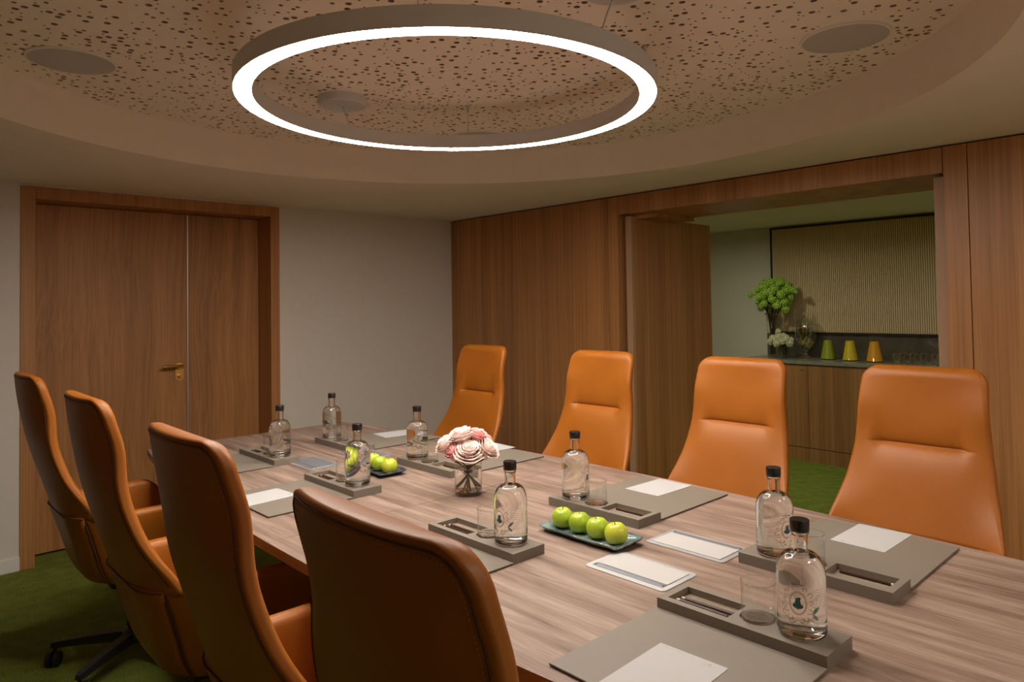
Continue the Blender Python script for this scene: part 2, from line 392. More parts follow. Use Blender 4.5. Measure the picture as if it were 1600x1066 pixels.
# brass handle on the wide leaf
YH = 1.5614; ZH = 1.034
hp = MB()
hp.lathe([(0, 0), (.026, 0), (.026, .006), (.022, .009), (0, .009)], 24)
o = hp.build('rose_plate', M['brass'], lv[0], loc=(DX, YH, ZH)); o.rotation_euler = (0, PI/2, 0)
hb = MB().tube([(DX+.005, YH, ZH), (DX+.045, YH, ZH), (DX+.052, YH-.012, ZH), (DX+.052, YH-.115, ZH)], [.010, .010, .011, .010], 10).build('lever', M['brass'], lv[0], angle=40)
pts = []
for i in range(25):
    a = PI*i/24; pts.append((YH+.026*math.cos(a+PI), ZH-.075+.026*math.sin(a+PI)))
kp = [(DX, y, z) for y, z in pts]+[(DX, YH+.026, ZH-.024), (DX, YH-.026, ZH-.024)]
kp2 = [(DX+.006, y, z) for _, y, z in kp]; k = len(kp)
b = MB().add(kp+kp2, [tuple(range(k)), tuple(range(k, 2*k))]+[(i, (i+1) % k, k+(i+1) % k, k+i) for i in range(k)]); b.build('lock_plate', M['brass'], lv[0])
kn = MB().lathe([(0, 0), (.011, 0), (.011, .02), (.008, .024), (0, .024)], 16).build('lock_knob', M['brass'], lv[0], loc=(DX+.005, YH, ZH-.068)); kn.rotation_euler = (0, PI/2, 0)

# wood-panelled wall with the wide opening
OX0, OX1, OZ = -2.880, -.992, 1.976; PT = 2.096
wr = wall('wall_right', [(XB-.25, OX0-.02, YW+.02, YW2, 0, CEIL), (OX1+.02, XF+.3, YW+.02, YW2, 0, CEIL), (OX0-.02, OX1+.02, YW+.02, YW2, OZ+.02, CEIL)],
          M['void'], 'oak veneer panelled wall with a wide opening to the next room')
g = .0018
def panel(x0, x1, z0=0.0, z1=PT, y0=YW, y1=YW+.02): MB().rbox(x0+g, x1-g, y0, y1, z0, z1, .0012, 1).build('panel', M['veneer'], wr)
JX = [XB, -4.028, -3.505, -2.968]
for a, b_ in zip(JX[:-1], JX[1:]): panel(a, b_)
panel(-2.968, OX0-.0, 0, PT)                    # narrow stile left of the opening
panel(OX0, OX1+.0, OZ, PT)                      # header over the opening
panel(OX1, -.893); panel(-.893, -.30); panel(-.30, .30); panel(.30, XF)
# lining of the opening
def lining(name, *q): MB().box(*q).build(name, M['veneer'], wr)
lining('lining', OX0-.02, OX0, YW+.02, YW2, 0, OZ); lining('lining', OX1, OX1+.02, YW+.02, YW2, 0, OZ)
lining('lining', OX0-.02, OX1+.02, YW+.02, YW2, OZ, OZ+.02)
lining('lining', OX0-.3, OX0, YW2, YW2+.01, 0, CEIL-.002); lining('lining', OX1, OX1+.3, YW2, YW2+.01, 0, CEIL-.002)
# leaves of the opening, both swung open into the next room
def open_leaf(name, x0, x1, face_label):
    o = thing(name, face_label, 'door'); del o['category']; struct(o)
    MB().box(x0, x1, YW+.06, YW+.99, .012, 1.962).build('door_leaf', M['veneer'], o)
    MB().box(x0+.0005, x1-.0005, YW+.035, YW+.06, .012, 1.962).build('edge_lipping', M['edge'], o)
    return o
open_leaf('door_2', -2.845, -2.798, 'oak leaf standing open at the left of the wide opening')
open_leaf('door_3', -1.040, -.997, 'oak leaf standing open at the right of the wide opening')
MB().box(OX0, OX0+.24, YW+.09, YW2-.02, OZ-.028, OZ).build('track', M['veneer'], wr)

# other room
wall('wall_other_back', [(XB-1.6, XF+.3, YB, YB+.15, 0, CEIL)], M['plaster'], 'pale wall of the next room behind the sideboard')
wall('wall_other_left', [(XB-1.75, XB-1.4, YW2-.1, YB+.1, 0, CEIL)], M['plaster'])
wall('wall_other_right', [(XF, XF+.3, YW2, YB, 0, CEIL)], M['plaster'])
wall('wall_other_front', [(XB-1.5, XB-.2, YW2-.1, YW2, 0, CEIL)], M['plaster'])
# slatted wall panel
SX0, SX1, SZ0, SZ1 = -3.237, -1.30, 1.084, 2.092
sp = thing('slat_panel', 'ribbed light wood wall panel in a thin black frame above the sideboard', 'wall panel', (0, YB, 0))
MB().box(SX0, SX1, -.012, -.001, SZ0, SZ1).build('backing', M['slat_back'], sp)
b = MB(); f = .012
for q in ((SX0, SX0+f, SZ0, SZ1), (SX1-f, SX1, SZ0, SZ1), (SX0+f, SX1-f, SZ0, SZ0+.016), (SX0+f, SX1-f, SZ1-.014, SZ1)): b.box(q[0], q[1], -.034, -.012, q[2], q[3])
b.build('frame', M['black'], sp)
pitch = .0170; sw = .0125; sm = MB().rbox(-sw/2, sw/2, -.010, 0, SZ0+.016, SZ1-.014, .002, 2)
sme = mesh('slat', sm.v, sm.f, False, [M['slat']])
k = int((SX1-SX0-2*f)/pitch)
for i in range(k): ob('slat', sme, sp, (SX0+f+pitch*(i+.5), -.012, 0))
# dark marble splashback
tag(MB().box(-3.30, -1.20, YB-.010, YB, .872, SZ0-.001).build('splashback', M['splash']), 'dark polished marble splashback behind the juice carafes', 'splashback')

# sideboard and worktop
CF = 6.038
def cabinet(x0, x1, label, lock):
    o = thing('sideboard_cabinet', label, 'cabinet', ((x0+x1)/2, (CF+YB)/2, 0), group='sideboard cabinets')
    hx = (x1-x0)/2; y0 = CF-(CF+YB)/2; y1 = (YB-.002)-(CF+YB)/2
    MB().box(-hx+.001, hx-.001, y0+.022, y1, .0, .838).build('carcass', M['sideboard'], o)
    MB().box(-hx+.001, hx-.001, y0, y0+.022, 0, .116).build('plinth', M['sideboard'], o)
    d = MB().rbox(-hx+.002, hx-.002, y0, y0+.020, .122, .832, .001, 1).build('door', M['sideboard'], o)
    if lock:
        l = MB().lathe([(0, 0), (.011, 0), (.011, .004), (.008, .006), (0, .006)], 16).build('lock', M['steel'], d, loc=(hx-.05, y0, .795)); l.rotation_euler = (PI/2, 0, 0)
cabinet(-3.31, -2.708, 'oak sideboard cabinet with a small round lock, under the green blossoms', True)
cabinet(-2.708, -2.106, 'oak sideboard cabinet under the three juice carafes', False)
cabinet(-2.106, -1.504, 'oak sideboard cabinet under the row of short glasses, behind the nearest orange chair', True)
tag(MB().rbox(-3.33, -1.49, CF-.015, YB-.011, .839, .870, .002, 1).build('worktop', M['stone']), 'grey stone worktop on the sideboard', 'worktop')

# downlights of the other room, then added fill lamps behind the viewer
def downlight(x, y, label, R_=.052, glow='spot_glow', group='recessed lamps of the next room'):
    o = thing('downlight', label, 'lamp', (x, y, CEIL-.012), group=group)
    MB().lathe([(R_, 0), (R_+.014, 0), (R_+.014, .012), (R_, .012)], 32, closed=True).build('trim_ring', M['white'], o)
    MB().lathe([(0, .008), (R_, .008), (R_, .012), (0, .012)], 32).build('diffuser', M[glow], o)
downlight(-3.19, 4.96, 'round recessed lamp over the left end of the next room', .070)
downlight(-.65, 5.3, 'round recessed lamp over the right end of the next room', .062)
for y, lb in ((1.3, 'left'), (2.5, 'right')):
    downlight(.50, y, 'broad added fill lamp in the ceiling behind the viewer, %s one of two' % lb, .14, 'fill_glow', 'added fill lamps behind the viewer')

# ------------------------------------------------------------------ ceiling fittings
LZ0, LZ1, LRO, LRI = 2.090, 2.147, .706, .646
rl = thing('ring_lamp', 'large glowing white ring lamp hung from the recessed ceiling', 'lamp', (CX, CY, LZ0))
hh = LZ1-LZ0
MB().lathe([(LRO, .0), (LRO, hh), (LRI, hh), (LRI, .0), (LRI+.003, .0), (LRI+.003, .006), (LRO-.003, .006), (LRO-.003, .0)], 160, closed=True).build('housing', M['housing'], rl, angle=40)
MB().lathe([(LRO-.0032, .0015), (LRO-.0032, .0055), (LRI+.0032, .0055), (LRI+.0032, .0015)], 160, closed=True).build('diffuser', M['ring_glow'], rl, angle=40)
rm = (LRO+LRI)/2
for a in (45, 135, 225, 315):
    x, y = rm*math.cos(math.radians(a)), rm*math.sin(math.radians(a))
    wv = MB().tube([(x, y, hh), (x, y, ZR-LZ0)], .0012, 6).build('suspension_wire', M['steel'], rl)
    MB().lathe([(0, 0), (.004, 0), (.006, .01), (.006, .022), (.010, .024), (.010, .03), (0, .03)], 12, (x, y, ZR-LZ0-.03)).build('wire_anchor', M['steel'], wv, True)
for a in (0, 180):
    x = rm*math.cos(math.radians(a)); xo = x*1.085
    cn = MB().lathe([(0, -.036), (.096, -.036), (.101, -.031), (.101, 0), (0, 0)], 40, (xo, 0, ZR-LZ0))  .build('canopy', M['housing'], rl, angle=35)
    MB().tube([(xo, 0, ZR-LZ0-.036), (x+(xo-x)*.4, 0, hh+.05), (x, 0, hh)], .0025, 8).build('power_cord', M['housing'], rl)
def speaker(x, y, label):
    o = thing('ceiling_speaker', label, 'speaker', (x, y, ZR), group='ceiling speakers')
    MB().lathe([(.134, -.008), (.141, -.006), (.142, 0), (.134, 0)], 48, closed=True).build('rim', M['white'], o, angle=40)
    MB().lathe([(0, -.009), (.1, -.0085), (.134, -.007), (.134, 0), (0, 0)], 48).build('grille', M['speaker'], o, angle=40)
speaker(-2.853, .565, 'round pale ceiling speaker above the leftmost chairs')
speaker(-.94, 2.445, 'round pale ceiling speaker above the nearest orange chair, right of the ring lamp')
speaker(-2.80, 2.41, 'round ceiling speaker mostly hidden behind the far rim of the ring lamp')

# ------------------------------------------------------------------ table
def yl(x): return .846+.050*(x+1.75)**2
def yr(x): return 2.19-.047*(x+1.75)**2
TX0, TXM, TX1, TYM = -3.575, -1.908, -.245, 1.537
tb = thing('conference_table', 'long boat-shaped walnut conference table set for eight', 'table', ((TX0+TX1)/2, TYM, 0))
ox, oy = (TX0+TX1)/2, TYM
TH = .028
def leaf(name, xa, xb, lo, hi):
    k = 24; xs = [xa+(xb-xa)*i/k for i in range(k+1)]
    top = [(x-ox, lo(x)-oy) for x in xs]+[(x-ox, hi(x)-oy) for x in reversed(xs)]
    bm = bmesh.new(); v0 = [bm.verts.new((x, y, T-TH)) for x, y in top]; v1 = [bm.verts.new((x, y, T)) for x, y in top]; q = len(top)
    bm.faces.new(v0[::-1]); tf = bm.faces.new(v1)
    for i in range(q): bm.faces.new((v0[i], v0[(i+1) % q], v1[(i+1) % q], v1[i]))
    bmesh.ops.bevel(bm, geom=list(tf.edges), offset=.002, segments=2, affect='EDGES', profile=.5)
    bmesh.ops.recalc_face_normals(bm, faces=bm.faces)
    me = bpy.data.meshes.new(name); 
    for f_ in bm.faces: f_.material_index = 0 if f_.normal.z > .5 else 1
    bm.to_mesh(me); bm.free(); me.materials.append(M['table']); me.materials.append(M['table_edge'])
    return ob(name, me, tb)
gp = .0012
leaf('table_leaf', TX0, TXM-gp, yl, lambda x: TYM-gp)
leaf('table_leaf', TX0, TXM-gp, lambda x: TYM+gp, yr)
leaf('table_leaf', TXM+gp, TX1, yl, yr)
for lx in (-2.95, -.95):
    b = MB(); x = lx-ox
    b.rbox(x-.03, x+.03, -.28, .28, .0, .03, .004); b.rbox(x-.035, x+.035, -.05, .05, .03, .70, .004); b.rbox(x-.03, x+.03, -.45, .45, .70, T-TH, .003)
    b.build('leg', M['castor'], tb)
b = MB().rbox(-2.92-ox, -.98-ox, -.02, .02, .64, .70, .004); b.build('stretcher', M['castor'], tb)

# power boxes let into the table top
def power_box(cx, cy, flip, label, dark=False):
    o = thing('power_box', label, 'power box', (cx, cy, T), PI if flip else 0, 'power boxes in the table top')
    L, W = .117, .071
    pts = []
    for (sx, sy) in ((1, 1), (-1, 1), (-1, -1), (1, -1)):
        a0 = {(1, 1): 0, (-1, 1): PI/2, (-1, -1): PI, (1, -1): 1.5*PI}[(sx, sy)]
        for i in range(6): a = a0+PI/2*i/5; pts.append((sx*(L-.012)+.012*math.cos(a), sy*(W-.012)+.012*math.sin(a)))
    MB().prism(pts, 0, .0025).build('rim', M['alu'], o)
    MB().rbox(-L+.014, L-.014, -W+.036, W-.014, .0026, .0046, .0006, 1).build('lid', M['slot_reflection'] if dark else M['lid'], o)
    MB().rbox(-L+.014, L-.014, -W+.016, -W+.034, .0026, .0036, .0004, 1).build('cable_slot', M['slot_reflection'], o)
    for sx in (-1, 1): MB().lathe([(0, 0), (.0035, 0), (.0035, .0025), (0, .0025)], 12, (sx*(L-.018), -W+.025, .0036)).build('hinge', M['steel'], o)
power_box(-1.052, 1.399, False, 'white-lidded power box nearest the front place setting')
power_box(-1.050, 1.647, True, 'white-lidded power box beside the wood-wall side setting')
power_box(-2.728, 1.407, False, 'reflection-darkened power box at the far left of the table', True)
power_box(-2.728, 1.655, True, 'reflection-darkened power box at the far right of the table behind the apples', True)

# ------------------------------------------------------------------ chairs
ZT = 1.170
_zs = np.array([.38, .50, .62, .755, .90, .975, 1.06, 1.17]); _ys = np.array([-.205, -.237, -.268, -.315, -.358, -.377, -.392, -.402])
_pf = np.polyfit(_zs, _ys, 4)
def yb(z): return float(np.polyval(_pf, z))
_ws = [(.60, .262), (.66, .254), (.72, .240), (.80, .221), (.90, .205), (1.0, .196), (1.17, .187)]
def wb(z): return float(np.interp(z, [a for a, _ in _ws], [b_ for _, b_ in _ws]))
# section of the backrest as a rounded slab: crisp rear edge, soft front edge
def section(w_, t, rr, rf):
    P = []
    rr = min(rr, t*.45); rf = min(rf, t*.54)
    for i in range(19): P.append((-(w_-rr)+2*(w_-rr)*i/18, 0, 'r'))
    for i in range(1, 6): a = PI/2*i/6; P.append((w_-rr+rr*math.sin(a), rr-rr*math.cos(a), 'r'))
    P.append((w_, rr, 'e')); P.append((w_, t-rf, 'e'))
    for i in range(1, 8): a = PI/2*i/8; P.append((w_-rf+rf*math.cos(a), t-rf+rf*math.sin(a), 'f'))
    for i in range(31): P.append(((w_-rf)-2*(w_-rf)*i/30, t, 'f'))
    for i in range(7, 0, -1): a = PI/2*i/8; P.append((-(w_-rf+rf*math.cos(a)), t-rf+rf*math.sin(a), 'f'))
    P.append((-w_, t-rf, 'e')); P.append((-w_, rr, 'e'))
    for i in range(5, 0, -1): a = PI/2*i/6; P.append((-(w_-rr+rr*math.sin(a)), rr-rr*math.cos(a), 'r'))
    return P
CR, TK = .052, .028          # corner radius of the top, thickness
def bend(x, z):
    u = x/wb(z); k = math.exp(-((z-.63)/.11)**2)
    return (.028+.022*math.exp(-((z-1.04)/.085)**2)+.052*k)*abs(u)**(2.4+1.1*k)
def width_at(z):
    w_ = wb(z)
    if z > ZT-CR: w_ += -CR+math.sqrt(max(CR*CR-(z-ZT+CR)**2, 0))
    return w_
def front_relief(x, z):
    u = abs(x)/wb(z); zc = .915; dz = z-zc
    base = .036*max(0, 1-u**2.6); q = 1/(1+math.exp((u-.66)/.035))
    if dz > 0: bl = -.024*math.exp(-dz/.050)-.006*math.exp(-dz/.004)
    else: bl = -.024*math.exp(dz/.030)-.006*math.exp(dz/.003)+.006*(1-math.exp(dz/.03))*max(0, 1+dz/.2)
    return base+q*bl
def back_section(z):
    w_ = width_at(z); t0, t1 = 0.0, TK
    rT, fT = .008, .014
    if z > ZT-rT: t0 = rT-math.sqrt(max(rT*rT-(z-ZT+rT)**2, 0))
    if z > ZT-fT: t1 = TK-fT+math.sqrt(max(fT*fT-(z-ZT+fT)**2, 0))
    P = []
    for x, y, k in section(w_, t1-t0, .006, .014):
        yy = yb(z)+t0+y+bend(x, z)
        if y > .5*(t1-t0): yy += front_relief(x*wb(z)/max(w_, .01), z)*min(1, max(0, (y/(t1-t0)-.5)*2))*math.sqrt(max(0, 1-max(0, (z-ZT+.035)/.035)**2))
        P.append((x, yy, z))
    return P
def rear_pt(x, z): return Vector((x, yb(z)+bend(x, z)-.0004, z))
def make_backrest(parent):
    zz = list(np.linspace(.640, .87, 16))+list(np.linspace(.876, .95, 27))+list(np.linspace(.96, 1.11, 13))+[ZT-CR*(1-math.sin(a)) for a in np.linspace(.03, PI/2-.06, 20)]
    zz = sorted(z for z in zz if z < ZT-.00005)
    S_ = [back_section(z) for z in zz]; k = len(S_[0]); vs = [p for q in S_ for p in q]
    fs = [(i*k+j, i*k+(j+1) % k, (i+1)*k+(j+1) % k, (i+1)*k+j) for i in range(len(zz)-1) for j in range(k)]
    b0 = (len(zz)-1)*k; fs.append(tuple(range(b0, b0+k))); fs.append(tuple(range(k-1, -1, -1)))
    bk = ob('backrest', mesh('backrest', vs, fs, True, [M['leather']]), parent)
    # piped seam round the rear edge with stitches beside it
    def loop(off):
        P = []
        for z in np.linspace(.668, ZT-CR, 26): P.append(rear_pt(-(wb(z)-off), z))
        r_ = CR-off; wt = wb(ZT-.02)
        for i in range(1, 10): a = PI/2*i/10; z = ZT-CR+r_*math.sin(a); P.append(rear_pt(-(wt-CR+r_*math.cos(a)), z))
        for i in range(25): P.append(rear_pt(-(wt-CR)+2*(wt-CR)*i/24, ZT-off))
        Q = [Vector((-p.x, p.y, p.z)) for p in reversed(P[:35])]
        return P+Q
    MB().tube(loop(.0105), .0016, 5).build('edge_seam', M['seam'], bk, True)
    P = loop(.0165); b = MB()
    for p, q in zip(P[:-1], P[1:]):
        k2 = max(1, int(round((q-p).length/.0072)))
        for i in range(k2): b.tube([p.lerp(q, (i+.15)/k2), p.lerp(q, (i+.72)/k2)], .0009, 3)
    o = b.build('stitching', M['thread'], bk); o['kind'] = 'stuff'
    return bk
AZ1, AZ0 = .655, .375
def u_pt(u, n_, z):
    """plan of the seat shell: u in [-1,1]; |u| from the middle of the back (0) round the corner (.35-.6) to the arm front (1); n_ inward offset"""
    s = math.copysign(1, u) if u else 1; a = abs(u)
    k = (z-AZ0)/(AZ1-AZ0); wa = .230+.043*min(1, max(0, k))**.8
    rc = .16; ybk = yb(z)-.0015+.02*max(0, 1-k*3)**2; yF = .19
    rr = .12
    if z > AZ1-rr: yF -= rr-math.sqrt(max(rr*rr-(z-AZ1+rr)**2, 0))
    yF -= .04*(1-min(1, max(0, k)))
    if a <= .35: return (s*a/.35*(wa-rc), ybk+n_, z)
    if a <= .65:
        an = (a-.35)/.30*PI/2; R_ = rc-n_
        return (s*(wa-rc+R_*math.sin(an)), ybk+rc-R_*math.cos(an), z)
    y = ybk+rc+(yF-ybk-rc)*(a-.65)/.35
    return (s*(wa-n_), y, z)
def shell_part(name, u0, u1, parent, steps, z1=AZ1, crisp=False):
    t = .048; prof = []
    zz = list(np.linspace(AZ0+.02, z1-.022, 9))
    for z in zz: prof.append((0, z))
    for i in range(1, 8):
        a = PI*i/8; cz = -math.cos(a); hz = math.sin(a)
        if crisp: hz = hz**.35; cz = math.copysign(abs(cz)**.8, cz)
        prof.append((t/2+t/2*cz, z1-.022+.0215*hz))
    for z in reversed(zz): prof.append((t, z))
    for i in range(1, 6): a = PI*i/6; prof.append((t/2+t/2*math.cos(a), AZ0+.02-.02*math.sin(a)))
    k = len(prof); vs = []; us = np.linspace(u0, u1, steps+1)
    for i, u in enumerate(us): vs += [u_pt(float(u), n_, z) for n_, z in prof]
    fs = [(i*k+j, i*k+(j+1) % k, (i+1)*k+(j+1) % k, (i+1)*k+j) for i in range(steps) for j in range(k)]
    for base in (0, steps*k):
        c = len(vs); vs.append(tuple(np.mean(np.array(vs[base:base+k]), 0))); fs += [(base+j, base+(j+1) % k, c) for j in range(k)]
    return ob(name, mesh(name, vs, fs, True, [M['leather']]), parent)
def make_chair(label):
    c = thing('conference_chair', label, 'chair', group='orange leather conference chairs')
    make_backrest(c)
    shell_part('lower_back', -.50, .50, c, 40, crisp=True)
    shell_part('armrest', .506, 1.0, c, 30); shell_part('armrest', -1.0, -.506, c, 30)
    for s in (-1, 1):
        P = [Vector(u_pt(s*.503, 0.001, z)) for z in np.linspace(AZ0+.02, AZ1-.03, 12)]
        MB().tube(P, .004, 5).build('shell_seam', M['seam'], c)
    # horizontal seam between backrest and lower shell
    MB().tube([Vector(u_pt(u, -.0002, AZ1-.006)) for u in np.linspace(-.5, .5, 40)], .0018, 5).build('waist_seam', M['seam'], c, True)
    st = MB().rbox(-.190, .190, -.125, .265, .400, .495, .032, 5).build('seat', M['leather'], c, True)
    MB().rbox(-.13, .13, -.12, .12, .335, .395, .012, 2).build('tilt_mechanism', M['castor'], c)
    MB().lathe([(0, .10), (.030, .10), (.030, .24), (.022, .245), (.022, .34), (0, .34)], 20).build('column', M['castor'], c, angle=40)
    MB().lathe([(0, .075), (.048, .075), (.052, .115), (.038, .125), (0, .125)], 20).build('base_hub', M['castor'], c, angle=40)
    for i in range(5):
        a = 2*PI*i/5+.35; d = Vector((math.cos(a), math.sin(a), 0)); sd = Vector((-d.y, d.x, 0))
        vs = []
        for (r_, hw, z0, z1) in ((.03, .026, .078, .118), (.18, .021, .078, .106), (.295, .015, .070, .092), (.312, .010, .070, .088)):
            for (q, z) in ((-1, z0), (1, z0), (.75, z1), (-.75, z1)): vs.append(d*r_+sd*hw*q+Vector((0, 0, z)))
        fs = [(i_*4+j, i_*4+(j+1) % 4, i_*4+4+(j+1) % 4, i_*4+4+j) for i_ in range(3) for j in range(4)]+[(3, 2, 1, 0), (12, 13, 14, 15)]
        lg = MB().add(vs, fs).build('base_arm', M['castor'], c)
        cb = MB(); cp = d*.300+sd*.012
        for s in (-1, 1):
            ax = d
            cc = cp+sd*0+ax*(s*.014)+Vector((0, 0, .029))
            ring = []
            for (o_, r_) in ((-.010, .0), (-.010, .025), (-.007, .029), (.007, .029), (.010, .025), (.010, .0)):
                ring.append([cc+ax*o_+(sd*math.cos(2*PI*j/20)+Vector((0, 0, 1))*math.sin(2*PI*j/20))*r_ for j in range(20)])
            v2 = [p for r_ in ring for p in r_]
            cb.add(v2, [(i_*20+j, i_*20+(j+1) % 20, (i_+1)*20+(j+1) % 20, (i_+1)*20+j) for i_ in range(5) for j in range(20)])
        cb.tube([cp+Vector((0, 0, .029)), d*.300+Vector((0, 0, .058)), d*.300+Vector((0, 0, .074))], .007, 8)
        cb.build('caster', M['castor'], lg)
    return c
LBL = [
 (-3.15, .85, 0, 'orange leather conference chair seen from behind, farthest left by the double door'),
 (-2.235, .84, 0, 'orange leather conference chair seen from behind, second from the double door'),
 (-1.415, .83, 0, 'orange leather conference chair seen from behind, third from the double door'),
 (-.705, .80, 0, 'nearest brown-shaded leather chair back, bottom centre of the picture'),
 (-3.02, 2.25, 180, 'orange leather conference chair facing the viewer, next to the corner of the wood wall'),
 (-2.16, 2.25, 180, 'orange leather conference chair facing the viewer, before the panels left of the open leaf'),
 (-1.44, 2.25, 180, 'orange leather conference chair facing the viewer, before the open oak leaf'),
 (-.785, 2.25, 180, 'nearest orange leather conference chair facing the viewer, at the right of the picture')]
proto = make_chair(LBL[0][3])
for i, (x, y, rz, lb) in enumerate(LBL):
    c = proto if i == 0 else copy_tree(proto)
    c.location = (x, y, 0); c.rotation_euler = (0, 0, math.radians(rz)); c['label'] = lb

# ------------------------------------------------------------------ place settings
PH = .006; TZ = .026      # blotter and tray heights
def tray_mesh():
    L, W = .178, .055
    # plan: solid block with a rectangular pencil well and a round glass well
    outer = [(-L, -W), (L, -W), (L, W), (-L, W)]
    well = [(-.162, -.038), (-.024, -.038), (-.024, .038), (-.162, .038)]
    gc, gr = (.020, .004), .036
    circ = [(gc[0]+gr*math.cos(2*PI*i/32), gc[1]+gr*math.sin(2*PI*i/32)) for i in range(32)]
    vs = [Vector(p) for p in outer+well+circ]
    o = delaunay_2d_cdt(vs, [], [list(range(4)), list(range(4, 8)), list(range(8, 40))], 1, 1e-7, True)
    V = [(p.x, p.y, TZ) for p in o[0]]; F_ = [tuple(f_) for f_, g_ in zip(o[2], o[5]) if list(g_) == [0]]
    b = MB().add(V, F_)
    b.add([(x, y, 0) for x, y in outer]+[(x, y, TZ) for x, y in outer], [(0, 1, 2, 3)]+[(i, (i+1) % 4, 4+(i+1) % 4, 4+i) for i in range(4)])
    return b, well, circ
def make_tray(label):
    o = thing('desk_tray', label, 'tray', group='taupe leather desk trays')
    b, well, circ = tray_mesh()
    me = bpy.data.meshes.new('block'); me.from_pydata(b.v, [], b.f); me.materials.append(M['pad'])
    bm = bmesh.new(); bm.from_mesh(me); bmesh.ops.remove_doubles(bm, verts=bm.verts, dist=1e-5); bmesh.ops.recalc_face_normals(bm, faces=bm.faces); bm.to_mesh(me); bm.free()
    ob('block', me, o)
    for nm, poly, depth in (('pencil_well', well, .014), ('glass_well', circ, .006)):
        q = len(poly); w_ = MB().add([(x, y, TZ) for x, y in poly]+[(x, y, TZ-depth) for x, y in poly], [tuple(range(q, 2*q))]+[(i, (i+1) % q, q+(i+1) % q, q+i) for i in range(q)])
        w_.build(nm, M['pad_in'], o)
    return o
def make_blotter(label):
    o = thing('desk_blotter', label, 'desk pad', group='taupe leather desk blotters')
    MB().rbox(-.179, .179, 0, .340, .0022, PH, .0012, 2).build('top_leather', M['pad'], o)
    MB().box(-.177, .177, .002, .338, 0, .0022).build('backing', M['pad_edge'], o)
    return o
def make_paper(label):
    o = thing('note_paper', label, 'paper', group='white note sheets')
    MB().box(-.069, .069, -.097, .097, 0, .0012).build('sheet', M['paper'], o)
    b = MB(); z = .0013; rnd = random.Random(5)
    for r_ in range(1):
        x = -.060
        while x < -.018:
            l = rnd.uniform(.002, .006); b.box(x, x+l, .088, .0892, z-.0002, z); x += l+.0012
    b.build('small_print', M['ink'], o)
    lg = MB(); cx_, cy_ = .040, .080
    lg.tube([(cx_-.004*math.cos(a), cy_+.004+.003*math.sin(a), z) for a in np.linspace(0, PI, 8)], .0003, 4)
    lg.tube([(cx_-.001, cy_+.003, z), (cx_, cy_+.009, z), (cx_+.001, cy_+.003, z)], .0003, 4)
    x = cx_-.011
    while x < cx_+.011: lg.box(x, x+.0014, cy_-.0012, cy_+.0012, z-.0002, z); x += .0022
    lg.build('letterhead', M['ink'], o)
    return o
def make_pencil(label):
    o = thing('pencil', label, 'pencil', group='brown pencils in the desk trays')
    MB().tube([(-.060, 0, .0035), (.052, 0, .0035)], .0035, 6).build('barrel', M['pencil'], o)
    MB().tube([(-.060, 0, .0035), (-.068, 0, .0035)], [.0034, .0022], 6).build('tip', M['ferrule'], o)
    return o
def make_tumbler(label):
    o = thing('tumbler', label, 'glass', group='clear water tumblers')
    MB().glathe([(.0300, .0015), (.0315, .004), (.0320, .010), (.0323, .0765), (.0319, .0772)], 40).build('bowl', M['thin'], o, True)
    MB().tube([(.0321*math.cos(2*PI*i/48), .0321*math.sin(2*PI*i/48), .0772) for i in range(48)], .0009, 6, closed=True).build('rim', M['glass'], o, True)
    MB().glathe([(0, .0012), (.0270, .0010), (.0300, .0020), (.0312, .0045), (.0314, .0075), (.0290, .0092), (.0240, .0086), (0, .0080)], 40).build('base', M['glass'], o, True)
    return o
BH = .212
def arc(cx_, cy_, r_, a0, a1, ry=None, k=14): return [(cx_+r_*math.cos(a0+(a1-a0)*i/k), cy_+(ry or r_)*math.sin(a0+(a1-a0)*i/k)) for i in range(k+1)]
